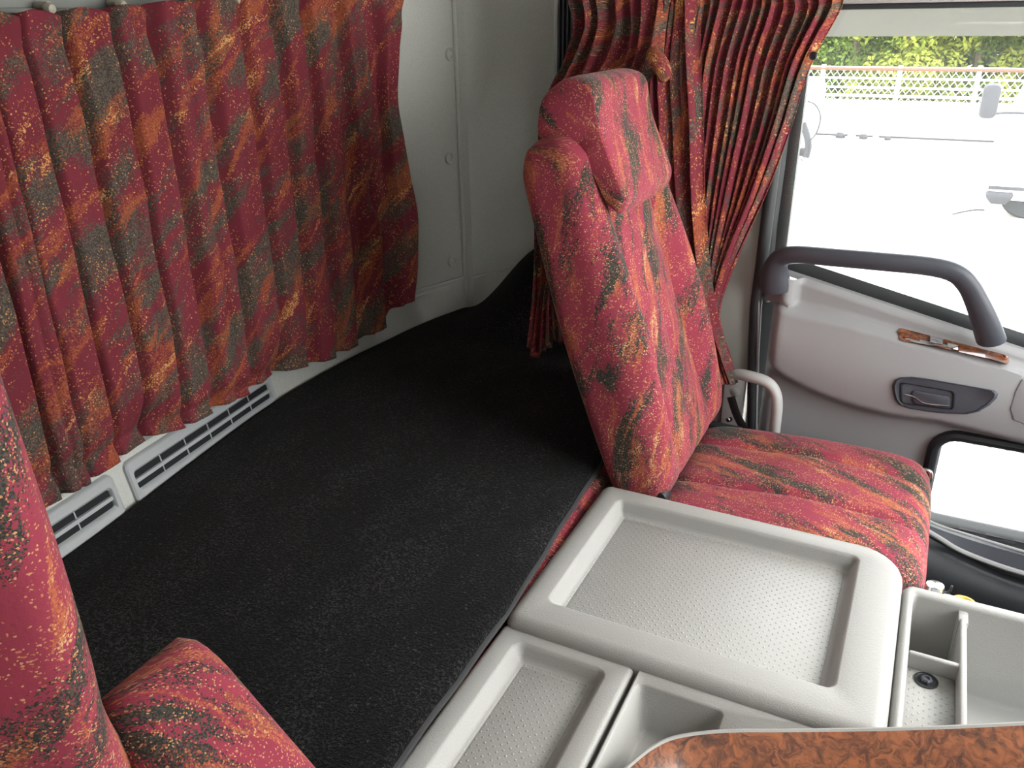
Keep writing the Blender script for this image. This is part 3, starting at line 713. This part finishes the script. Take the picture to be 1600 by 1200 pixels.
def door_d(x, z):
    zb = belt(x); zr = pw(rg, x); zl = pw(lowc, x)
    d = .012+.016*sm(zb, zb-.012, z)
    mid = lerp(zb, zr, .6)
    d += .042*sm(mid, zr+.002, z) if z > zr else .042
    if z <= zr: d += .012*math.sin(math.pi*min(1, (zr-z)/max(.01, zr-zl)))*1.0
    d -= .050*sm(zl+.022, zl-.022, z)
    d += .055*sm(QW[2]-.06, QW[2]-.13, z)                 # the map pocket below the small window swells out
    # round boss under the rear foot of the grab handle
    q = sm(-.215, -.255, x)*sm(zr-.01, zr+.03, z); d = max(d, .060*q)
    e = sm(DX0, DX0+.030, x); d = d*math.sqrt(e)
    return d
nu, nv = 150, 150
def dpt(u, v):
    x = lerp(DX0, DX1, u); zb = belt(x) if x > -.235 else lerp(ay(1222, 424, 1.95).z, belt(-.235), sm(-.29, -.235, x))
    z = lerp(zb, -1.46+H, v)
    return Vector((x, YD-door_d(x, z), z))
v, f, uv = grid(nu, nv, dpt)
inside = lambda p: QW[0]+.004 < p.x < QW[1]-.004 and QW[2]+.004 < p.z < QW[3]-.004
f = [q for q in f if not all(inside(v[i]) for i in q)]
mk('door_panel', v, f, MAT['door'], door, uv, angle=60)
# top lip of the panel returns to the glass
b = MB(); N = 40
b.loft([[Vector((x, YD-.012, belt(x)+a_)) if s_ == 0 else Vector((x, YD+.02, belt(x)+a_)) for s_, a_ in ((0, 0), (0, -.01), (1, -.01), (1, .002))] for x in [lerp(-.30, DX1, i/N) for i in range(N+1)]])
b.build('sill_lip', MAT['door'], door)
b = MB(); b.tube([(x, YD+.012, belt(x)+.010) for x in [lerp(-.31, DX1, i/20) for i in range(21)]], .019, 8, flat=.5); b.build('belt_seal', MAT['rubber'], door)
# window frame: rear post, head and pane
b = MB(); b.tube([ay(1222, 200, YD+.012)*1, ay(1214, 268, YD+.012), ay(1203, 350, YD+.012), ay(1196, 430, YD+.012), ay(1192, 470, YD+.012)], .017, 10, flat=.8)
tp = ay(1222, 200, YD+.012)
b.tube([tp, Vector((tp.x-.004, tp.y, H-.02))], .017, 10, flat=.8)
b.build('window_frame', MAT['rubber'], door)
b = MB(); b.box(-.34, DX1, YD-.02, YD+.03, H-.003, H+.008, .003); b.build('head_seal', MAT['rubber'], door)
b = MB(); b.box(-.34, DX1, YD-.03, YD+.05, H+.008, H+.022, .004); b.build('head_rail', MAT['grey_trim'], door)
b = MB(); b.box(-.34, DX1, YD-.02, YD+.05, H+.022, H+.07, .004); b.build('upper_frame', MAT['black'], door)
v = [(-.325, YD+.02, belt(-.325)), (DX1, YD+.02, belt(DX1)), (DX1, YD+.02, H), (-.325, YD+.02, H)]
b = MB(); b.loft([v, [(x, y+.004, z) for x, y, z in v]]); b.build('window_glass', MAT['glass'], door, smooth=False)
p0 = ay(1300, 18, YD+.09); p1 = ay(1300, 57, YD+.09)
b = MB(); b.loft([[(x, YD+.06, p0.z+.03), (x, YD+.085, p0.z), (x, YD+.092, p1.z), (x, YD+.096, p1.z), (x, YD+.089, p0.z), (x, YD+.064, p0.z+.03)] for x in (-.35, DX1)]); b.build('rain_visor', MAT['visor'], door)
# lower glass with rubber surround
def qr(i, d): return [(x, YD-d, z) for x, z in rrd(QW[0]+i, QW[1]-i, QW[2]+i, QW[3]-i, [max(.004, q-i) for q in (.03, .04, .04, .03)], 12, 6, 6)]
b = MB(); b.loft([qr(-.022, .022), qr(-.020, .038), qr(-.012, .043), qr(-.004, .040), qr(.002, .032), qr(.005, .0), qr(.006, -.03)], False, False); b.build('lower_window_seal', MAT['black'], door)
b = MB(); b.box(QW[0]-.01, QW[1]+.01, YD+.02, YD+.024, QW[2]-.01, QW[3]+.01); b.build('lower_glass', MAT['glass'], door, smooth=False)
# dark pocket rim and bright strips below it
def strip(nm, pts, y, r, mat, flat=1.): MB().tube(smooth_path([ay(px, py, y) for px, py in pts], 24), r, 8, flat=flat).build(nm, mat, door)
strip('lower_sill_strip', [(1440, 808), (1470, 822), (1530, 841), (1600, 862), (1700, 890)], 1.935, .0035, MAT['grey_trim'])
b = MB()
P0 = [(1430, 812), (1470, 828), (1530, 848), (1600, 868), (1720, 902)]; P1 = [(1430, 826), (1470, 846), (1500, 862), (1550, 882), (1620, 905), (1740, 940)]
A_ = smooth_path([ay(px, py, 1.935) for px, py in P0], 20); B_ = smooth_path([ay(px, py, 1.915) for px, py in P1], 20)
b.loft([[a, bq, bq+Vector((0, .03, 0)), a+Vector((0, .02, 0))] for a, bq in zip(A_, B_)]); b.build('sill_panel', MAT['dark'], door, angle=30)
strip('pocket_rim', [(1430, 818), (1470, 842), (1500, 860), (1550, 880), (1600, 896), (1720, 930)], 1.905, .006, MAT['grey_trim'])
b = MB()
rows_ = [((1430, 826), (1470, 850), (1550, 889), (1620, 912), (1740, 948), 1.905), ((1430, 850), (1470, 872), (1550, 903), (1620, 926), (1740, 960), 1.86), ((1420, 900), (1470, 915), (1550, 935), (1620, 950), (1740, 975), 1.83), ((1420, 960), (1470, 985), (1550, 1000), (1620, 1010), (1740, 1030), 1.83)]
L_ = [smooth_path([ay(px, py, r[5]) for px, py in r[:5]], 20) for r in rows_]
v = [p for l in L_ for p in l]; f = [(j*21+i, j*21+i+1, (j+1)*21+i+1, (j+1)*21+i) for j in range(3) for i in range(20)]
o = mk('map_pocket', v, f, MAT['black'], door, angle=60); o.modifiers.new('t', 'SOLIDIFY').thickness = .006
# large dark grab handle over the sill
hp = [(1212, 452), (1211, 425), (1219, 404), (1245, 398), (1300, 402), (1380, 409), (1450, 416), (1490, 426), (1512, 445), (1528, 475), (1540, 505), (1549, 532)]
hy = [1.945, 1.935, 1.92, 1.905, 1.895, 1.89, 1.895, 1.90, 1.905, 1.91, 1.92, 1.935]
P = smooth_path([ay(x, y, yy) for (x, y), yy in zip(hp, hy)], 70)
b = MB(); b.tube(P, .0255, 16, flat=.75, up=(1, 0, 0), taper=lambda t: 1.42-.52*sm(0.02, .19, t)+.0*t+.28*sm(.72, 1, t))
gh = b.build('grab_handle', MAT['dark'], door)
def on_door(px, py, lift=0., y=1.94):                   # point of the door face seen at a pixel
    for _ in range(12):
        p = ay(px, py, y); y = YD-door_d(p.x, p.z)
    p = ay(px, py, y-lift); return p
# little square screw cover under the handle's rear foot
def patch(px, lift):  # outline of pixels -> points on the door face
    return [on_door(x, y, lift) for x, y in px]
sq = [(1194, 450), (1196, 449), (1214, 451), (1219, 453), (1220, 456), (1220, 468), (1218, 471), (1214, 472), (1197, 470), (1193, 468), (1192, 465), (1193, 452)]
cc_ = (1206, 461)
def patch_obj(name, outl, lifts, mat, parent, sh=(1., .98, .9)):
    cx = sum(p[0] for p in outl)/len(outl); cy = sum(p[1] for p in outl)/len(outl)
    rings = [patch([(cx+(x-cx)*k, cy+(y-cy)*k) for x, y in outl], l) for k, l in zip(sh, lifts)]
    b = MB(); b.loft(rings, True, True); return b.build(name, mat, parent, angle=45)
patch_obj('screw_cover', sq, (-.004, .002, .0035), MAT['door'], door, (1.0, .97, .88))
# wood-look switch panel on the ridge
def rpx(q, n=5):  # round a pixel quad
    out = []
    for i in range(4):
        p0, p1, p2 = Vector(q[i-1]), Vector(q[i]), Vector(q[(i+1) % 4]); r = 7
        A = p1+(p0-p1).normalized()*r; B = p1+(p2-p1).normalized()*r
        for k in range(n): t = k/(n-1); s = A*(1-t)**2+p1*2*t*(1-t)+B*t*t; out.append((s.x, s.y))
    return out
sp = patch_obj('switch_panel', rpx([(1402, 511), (1578, 556), (1576, 571), (1402, 531)]), (-.004, .004, .0055, .004, .004), MAT['wood'], door, (1., .98, .95, .90, .6))
for q in ([(1452, 524), (1474, 529), (1474, 540), (1452, 536)], [(1478, 534), (1500, 539), (1500, 549), (1478, 545)]):
    patch_obj('window_switch', q, (.004, .010, .012), MAT['chrome'], sp, (1., .92, .7))
# latch: dark teardrop bezel, scooped well and lever
tear = [(1396, 612), (1395, 603), (1399, 594), (1408, 590), (1425, 589), (1450, 592), (1490, 599), (1530, 606), (1552, 610), (1558, 615), (1556, 622), (1545, 633), (1528, 643), (1510, 647), (1480, 646), (1450, 643), (1420, 638), (1406, 633), (1399, 624)]
bz = patch_obj('latch_bezel', tear, (-.004, .006, .009, .006, .005), MAT['dark'], door, (1.03, 1.0, .96, .92, .5))
well = rpx([(1407, 597), (1492, 612), (1490, 641), (1407, 630)])
patch_obj('latch_well', well, (.004, .0085, .0085, .004), MAT['black'], bz, (1.03, 1.0, .97, .9))
lev = rpx([(1424, 609), (1486, 620), (1484, 638), (1424, 631)])
patch_obj('latch_lever', lev, (.004, .009, .011), MAT['dark'], bz, (1., .96, .8))
strip_p = smooth_path([on_door(1413, 616, .011), on_door(1428, 620, .012), on_door(1445, 630, .012), on_door(1484, 634, .012)], 16)
MB().tube(strip_p, .0013, 8).build('chrome_edge', MAT['chrome'], bz)
# cover of the speaker at the frame's right edge
spk = [(1578, 640), (1586, 612), (1597, 592), (1625, 597), (1680, 612), (1712, 628), (1716, 650), (1704, 684), (1670, 683), (1600, 663), (1583, 656)]
patch_obj('speaker_cover', spk, (-.003, .0025, .0035), MAT['door'], door, (1., .985, .96))

# rubber seal, pillar and entry handle behind the door
b = MB(); b.tube([ay(1217, 200, 1.975), ay(1204, 300, 1.975), ay(1189, 420, 1.975), ay(1181, 480, 1.975), ay(1177, 560, 1.975), ay(1176, 640, 1.975), ay(1174, 720, 1.975)], .0145, 12)
o = b.build('trim_3', MAT['rubber']); setp(o, kind='structure')
b = MB(); b.box(-.47, -.333, 1.985, 2.10, .05, H+.05, .006); o = b.build('trim_4', MAT['pillar']); setp(o, kind='structure')
MB().box(-.37, -.284, YD+.035, YD+.06, .05, H).build('door_jamb', MAT['rubber'], door)
b = MB(); b.tube(smooth_path([ay(1186, 450, 1.965), ay(1184, 520, 1.965), ay(1183, 600, 1.965), ay(1181, 720, 1.965)], 20), .0028, 8); o = b.build('trim_5', MAT['door']); setp(o, kind='structure')
b = MB(); b.tube(smooth_path([ay(1135, 590, 1.92), ay(1152, 585, 1.90), ay(1175, 589, 1.885), ay(1198, 597, 1.88), ay(1211, 612, 1.88), ay(1214, 635, 1.88), ay(1211, 665, 1.885), ay(1207, 700, 1.90)], 40), .0135, 12, flat=1.25)
o = b.build('entry_handle', MAT['grey_trim']); setp(o, 'light grey bent grab handle rising beside the seat at the door pillar', 'grab handle')
c = ay(1149, 612, 1.975)
e = empty('pillar_cover', (c.x, c.y, c.z-.08), 'small grey cover with a round plug low on the door pillar', 'cover')
MB().box(c.x-.03, c.x+.025, 1.972, 1.99, c.z-.17, c.z+.04, .004).build('plate', MAT['grey_trim'], e)
MB().lathe((c.x, 1.974, c.z), (0, -1, 0), [(.013, -.002), (.013, .002), (.011, .004), (.001, .005)], 20).build('plug', MAT['grey_trim'], e)
b = MB(); P = smooth_path([ay(1142, 620, 1.90), ay(1150, 645, 1.89), ay(1160, 665, 1.88), ay(1178, 690, 1.87)], 20); b.tube(P, .014, 8, flat=.15); o = b.build('seat_belt', MAT['rubber']); setp(o, 'dark grey seat belt strap running down between backrest and door pillar', 'seat belt')
c = ay(1138, 656, 1.86)
MB().lathe(c, (-.3, -1, .2), [(.006, -.01), (.006, .002), (.004, .004), (.001, .004)], 12).build('anchor_bolt', MAT['chrome'], o)

# ================================================================== OUTSIDE
G = -1.0                                                # ground level
b = MB(); b.box(-45, 45, 2.6, 70, G-.2, G); o = b.build('ground', MAT['concrete']); setp(o, kind='structure')
FY = 20.0
x_of = lambda px: ay(px, 130, FY).x
z_of = lambda py: ay(1440, py, FY).z
b = MB(); b.box(-11, 9, FY-.05, FY+.25, G, z_of(160), .01); o = b.build('curb_wall', MAT['concrete']); setp(o, 'low pale concrete wall below the chain-link fence across the yard', 'wall')
MB().box(-11, 9, FY-.09, FY-.052, G+.0, G+.035).build('curb_shadow', MAT['weathered'], o)  # dark strip laid as the shadow line along the wall's foot
fe = empty('chain_link_fence', (0, FY+.1, z_of(160)), 'white chain-link fence with a rusty top rail across the yard', 'fence')
zt = z_of(109)
for px in (1163, 1283, 1403, 1527, 1650):
    x = x_of(px); MB().box(x-.045, x+.045, FY+.06, FY+.14, z_of(160), zt+.08, .01).build('post', MAT['fence_white'], fe)
for py, mt, r in ((109, 'rust', .035), (106, 'fence_white', .012), (124, 'fence_white', .022), (139, 'fence_white', .022), (152, 'fence_white', .03)):
    z = z_of(py); MB().tube([(-11, FY+.08, z), (9, FY+.08, z)], r, 8).build('rail', MAT[mt], fe)
b = MB(); zb_ = z_of(160); hh = zt-zb_; st_ = .135; r = .007
x = -5.5
while x < 4.5:
    for s_ in (1, -1):
        xa, xb = (x, x+hh*.78) if s_ > 0 else (x+hh*.78, x)
        b.add([(xa-r, FY+.1, zb_), (xa+r, FY+.1, zb_), (xb+r, FY+.1, zt), (xb-r, FY+.1, zt)], [(0, 1, 2, 3)])
        b.add([(xa-r, FY+.1+r, zb_), (xa+r, FY+.1-r, zb_), (xb+r, FY+.1-r, zt), (xb-r, FY+.1+r, zt)], [(0, 1, 2, 3)])
    x += st_
b.build('wire_mesh', MAT['fence_white'], fe, smooth=False, recalc=False)
# bushy trees behind the fence
def tree(x, y, rad, hgt, mat, label, seed, nleaf=9000, ls=.07):
    rnd = random.Random(seed); e = empty('tree', (x, y, G), label, 'tree', 'trees behind the fence')
    MB().tube(smooth_path([(x, y, G-.1), (x+.1, y, G+hgt*.3), (x-.05, y+.1, G+hgt*.6), (x, y, G+hgt*.8)], 12), .12, 8, taper=lambda t: 1-.7*t).build('trunk', MAT['bark'], e)
    blobs = [(Vector((x+rnd.uniform(-1, 1)*rad*.8, y+rnd.uniform(-.7, .7)*rad, G+rnd.uniform(.12, .95)*hgt)), rnd.uniform(.28, .5)*rad) for _ in range(22)]
    vv = []; ff = []
    for _ in range(nleaf):
        c, r = rnd.choice(blobs); d = Vector((rnd.gauss(0, 1), rnd.gauss(0, 1), rnd.gauss(0, 1))).normalized()
        p = c+d*r*rnd.uniform(.75, 1.05); n = (d+Vector((rnd.gauss(0, .5), rnd.gauss(0, .5), rnd.gauss(.3, .5)))).normalized()
        u = n.orthogonal().normalized(); u = (u*math.cos(q := rnd.uniform(0, 6.28))+n.cross(u)*math.sin(q)); w = n.cross(u); s = ls*rnd.uniform(.6, 1.4); k = len(vv)
        vv += [p-u*s, p-w*s*.45+n*s*.1, p+u*s, p+w*s*.45+n*s*.1]; ff.append((k, k+1, k+2, k+3))
    mk('foliage', vv, ff, mat, e, smooth=False, recalc=False)
TR = [(-5.3, 24.5, 1.9, 5.6, 'leaf_dark', 'dark green tree behind the fence, just clear of the window curtain'),
      (-2.3, 23.6, 1.6, 4.4, 'leaf', 'mid green leafy tree behind the left part of the fence'),
      (-1.0, 22.8, 1.3, 3.6, 'leaf_yellow', 'yellow-green bushy tree behind the fence, left of its middle post'),
      (.4, 23.4, 1.6, 4.4, 'leaf', 'leafy green tree behind the fence, straight over its middle post'),
      (1.6, 22.9, 1.3, 3.7, 'leaf_yellow', 'yellow-green tree behind the fence above the outside mirror'),
      (3.2, 24.2, 1.8, 5.2, 'leaf', 'green tree at the right end behind the fence')]
for i, t in enumerate(TR): tree(*t[:4], MAT[t[4]], t[5], 40+i)
# far hedge of dark growth that closes the view below the crowns
rnd = random.Random(3); vv = []; ff = []
for _ in range(30000):
    p = Vector((rnd.uniform(-14, 14), rnd.uniform(26, 29), G+rnd.uniform(.2, 6.8))); s = rnd.uniform(.12, .24)
    n = Vector((rnd.gauss(0, .5), -1, rnd.gauss(.4, .5))).normalized(); u = n.orthogonal().normalized(); w = n.cross(u); k = len(vv)
    vv += [p-u*s, p-w*s*.5, p+u*s, p+w*s*.5]; ff.append((k, k+1, k+2, k+3))
o = mk('hedge', vv, ff, MAT['leaf_dark'], None, smooth=False, recalc=False); setp(o, 'dense dark green growth far behind the trees', 'hedge', kind='stuff')
# white truck standing to the right, seen from its corner
TY = 12.5
c0 = ay(1575, 345, TY); tx = c0.x
tk = empty('white_truck', (tx+1.0, TY+1, G), 'white truck parked across the yard, cut by the right edge of the window', 'truck')
b = MB(); X0 = ay(1562, 250, TY).x; zr_ = lambda py: ay(1565, py, TY).z
b.loft([[(X0+dx, y, z) for y in (TY, TY+2.2) for dx in ()] or [(X0+a, TY, z), (X0+a+.0, TY+2.2, z), (X0+4, TY+2.2, z), (X0+4, TY, z)] for z, a in ((zr_(312), .0), (zr_(290), -.02), (zr_(235), .02), (zr_(160), .20), (zr_(95), .36), (zr_(70), .45))])
b.build('cab', MAT['truck_white'], tk, angle=20)
MB().box(X0-.06, X0+1.6, TY-.03, TY, zr_(296), zr_(291)).build('body_seam', MAT['weathered'], tk)
v = [(X0+.30, TY-.012, zr_(175)), (X0+1.7, TY-.012, zr_(182)), (X0+1.7, TY-.012, zr_(105)), (X0+.46, TY-.012, zr_(105))]
MB().loft([v, [(x, y+.01, z) for x, y, z in v]]).build('side_window', MAT['weathered'], tk)
c = ay(1562, 307, TY-.06); b = MB(); b.loft([[(c.x+x*k, c.y+y*k, c.z+z) for x, y in rr(-.17, .15, -.09, .1, .04)] for k, z in ((.55, -.09), (.9, -.02), (1, .03), (.9, .055), (.6, .05))]); b.build('step_lamp', MAT['weathered'], tk)
c = ay(1578, 333, TY+.16); b = MB(); b.lathe((c.x+.16, TY+.05, G+.33), (0, 1, 0), [(.2, 0), (.30, .0), (.33, .03), (.33, .22), (.30, .25), (.2, .25)], 32); b.build('wheel', MAT['tyre'], tk)
MB().lathe((c.x+.16, TY+.07, G+.33), (0, 1, 0), [(.001, 0), (.1, -.01), (.19, .0), (.2, .03)], 28).build('rim', MAT['steel'], tk)
mp = ay(1547, 158, TY-.3)
b = MB(); b.loft([[mp+Vector((x*k, yy, z*k)) for x, z in rr(-.10, .10, -.21, .21, .07)] for yy, k in ((-.10, .55), (-.08, .9), (.02, 1), (.08, .95), (.09, .5))]); mr = b.build('mirror', MAT['weathered'], tk)
MB().tube([mp+Vector((.06, 0, -.15)), mp+Vector((.2, .1, -.14)), mp+Vector((.42, .3, -.16))], .015, 8).build('mirror_arm', MAT['weathered'], mr)
c = ay(1551, 339, TY-.25)
b = MB(); b.loft([[(c.x+x, c.y+y, G+z) for x, y in rr(-.10+i, .10-i, -.09+i, .09-i, .01)] for i, z in ((0, 0), (0, .15), (.02, .15), (.025, .10))]); o = b.build('wheel_chock', MAT['white_plastic']); setp(o, 'small pale box chock on the ground by the truck wheel', 'chock')
b = MB(); b.tube(smooth_path([az(1488, 335, -2.543), az(1505, 331, -2.543), az(1525, 328, -2.543), az(1545, 329, -2.543)], 16), .012, 6); o = b.build('ground_cable', MAT['weathered']); setp(o, 'thin cable on the pale ground left of the truck wheel', 'cable')
# white machine at the left, mostly behind the curtain
MY = 15.8
x1 = ay(1268, 200, MY).x; x0 = x1-3.2
mc = empty('white_tank_truck', ((x0+x1)/2, MY+.8, G), 'white vehicle tail with dark mudguard and hose, half behind the window curtain', 'truck')
zm = lambda py: ay(1262, py, MY).z
b = MB(); b.loft([[(x, y, z) for x, y in rr(x0, x1-i, MY+.0, MY+1.6, .12)] for z, i in ((zm(256), .5), (zm(246), .15), (zm(200), .05), (zm(152), .02), (zm(135), .06), (zm(132), .2))]); b.build('body', MAT['truck_white'], mc, angle=45)
P = smooth_path([ay(1254, 192, MY-.04), ay(1260, 210, MY-.04), ay(1263, 228, MY-.04), ay(1259, 246, MY-.04)], 16); MB().tube(P, .06, 8, flat=.8).build('mudguard', MAT['weathered'], mc)
P = smooth_path([ay(1262, 158, MY-.1), ay(1275, 165, MY-.1), ay(1282, 183, MY-.1), ay(1276, 207, MY-.1), ay(1263, 224, MY-.1), ay(1261, 240, MY-.1)], 30); MB().tube(P, .014, 6).build('hose', MAT['weathered'], mc)
MB().box(x1-.15, x1+.02, MY-.06, MY+.12, zm(244), zm(232), .02).build('hitch', MAT['black'], mc)
MB().box(x0, x1-.6, MY+.1, MY+1.4, G+.0, zm(252)).build('chassis', MAT['black'], mc)
b = MB(); b.tube(smooth_path([az(1228, 258, -2.54), az(1245, 266, -2.54), az(1268, 267, -2.54)], 12), .016, 6); b.tube(smooth_path([az(1252, 248, -2.54), az(1262, 256, -2.54), az(1280, 263, -2.54)], 12), .016, 6); o = b.build('ground_hose', MAT['cream']); setp(o, 'pale hose lying on the ground under the white vehicle tail', 'hose')
rnd = random.Random(5); c = az(1349, 217, -2.55)
for i in range(5):
    p = c+Vector(((i-2)*.24, rnd.uniform(-.05, .05), 0)); s = rnd.uniform(.06, .12)
    b = MB(); b.loft([[p+Vector((s*math.cos(a)*k*rnd.uniform(.8, 1.2), s*math.sin(a)*k, z*s)) for a in [k2*math.pi/3.5 for k2 in range(7)]] for k, z in ((.9, 0), (1, .5), (.6, 1.0))])
    o = b.build('rubble_stone', MAT['concrete' if i % 2 else 'weathered']); setp(o, 'small stone of the rubble heap at the foot of the yard wall', 'stone', 'rubble by the wall')

# ================================================================== LIGHT
sc = bpy.context.scene
wd = bpy.data.worlds.new('sky'); sc.world = wd; wd.use_nodes = True; nt = wd.node_tree
bg = nt.nodes['Background']
tc = nt.nodes.new('ShaderNodeTexCoord'); sp_ = nt.nodes.new('ShaderNodeSeparateXYZ'); nt.links.new(tc.outputs['Generated'], sp_.inputs[0])
rp = nt.nodes.new('ShaderNodeValToRGB'); nt.links.new(sp_.outputs[2], rp.inputs[0])
rp.color_ramp.elements[0].position = 0; rp.color_ramp.elements[0].color = (1, .985, .935, 1)
rp.color_ramp.elements[1].position = .6; rp.color_ramp.elements[1].color = (.66, .69, .72, 1)
nt.links.new(rp.outputs[0], bg.inputs[0]); bg.inputs[1].default_value = 8.0
sl = bpy.data.lights.new('sun', 'SUN'); so_ = bpy.data.objects.new('sun', sl); C.objects.link(so_)
sl.energy = 2.6; sl.angle = R_(22); sl.color = (1, .96, .88)
so_.rotation_euler = Vector((-.70, -.22, -.62)).to_track_quat('-Z', 'Y').to_euler()
sc.cycles.max_bounces = 8; sc.cycles.diffuse_bounces = 5; sc.cycles.transparent_max_bounces = 12
sc.cycles.sample_clamp_indirect = 8; sc.cycles.use_denoising = True
vs = sc.view_settings; vs.view_transform = 'Standard'; vs.look = 'None'; vs.gamma = 1; vs.use_curve_mapping = False; vs.exposure = 0.55
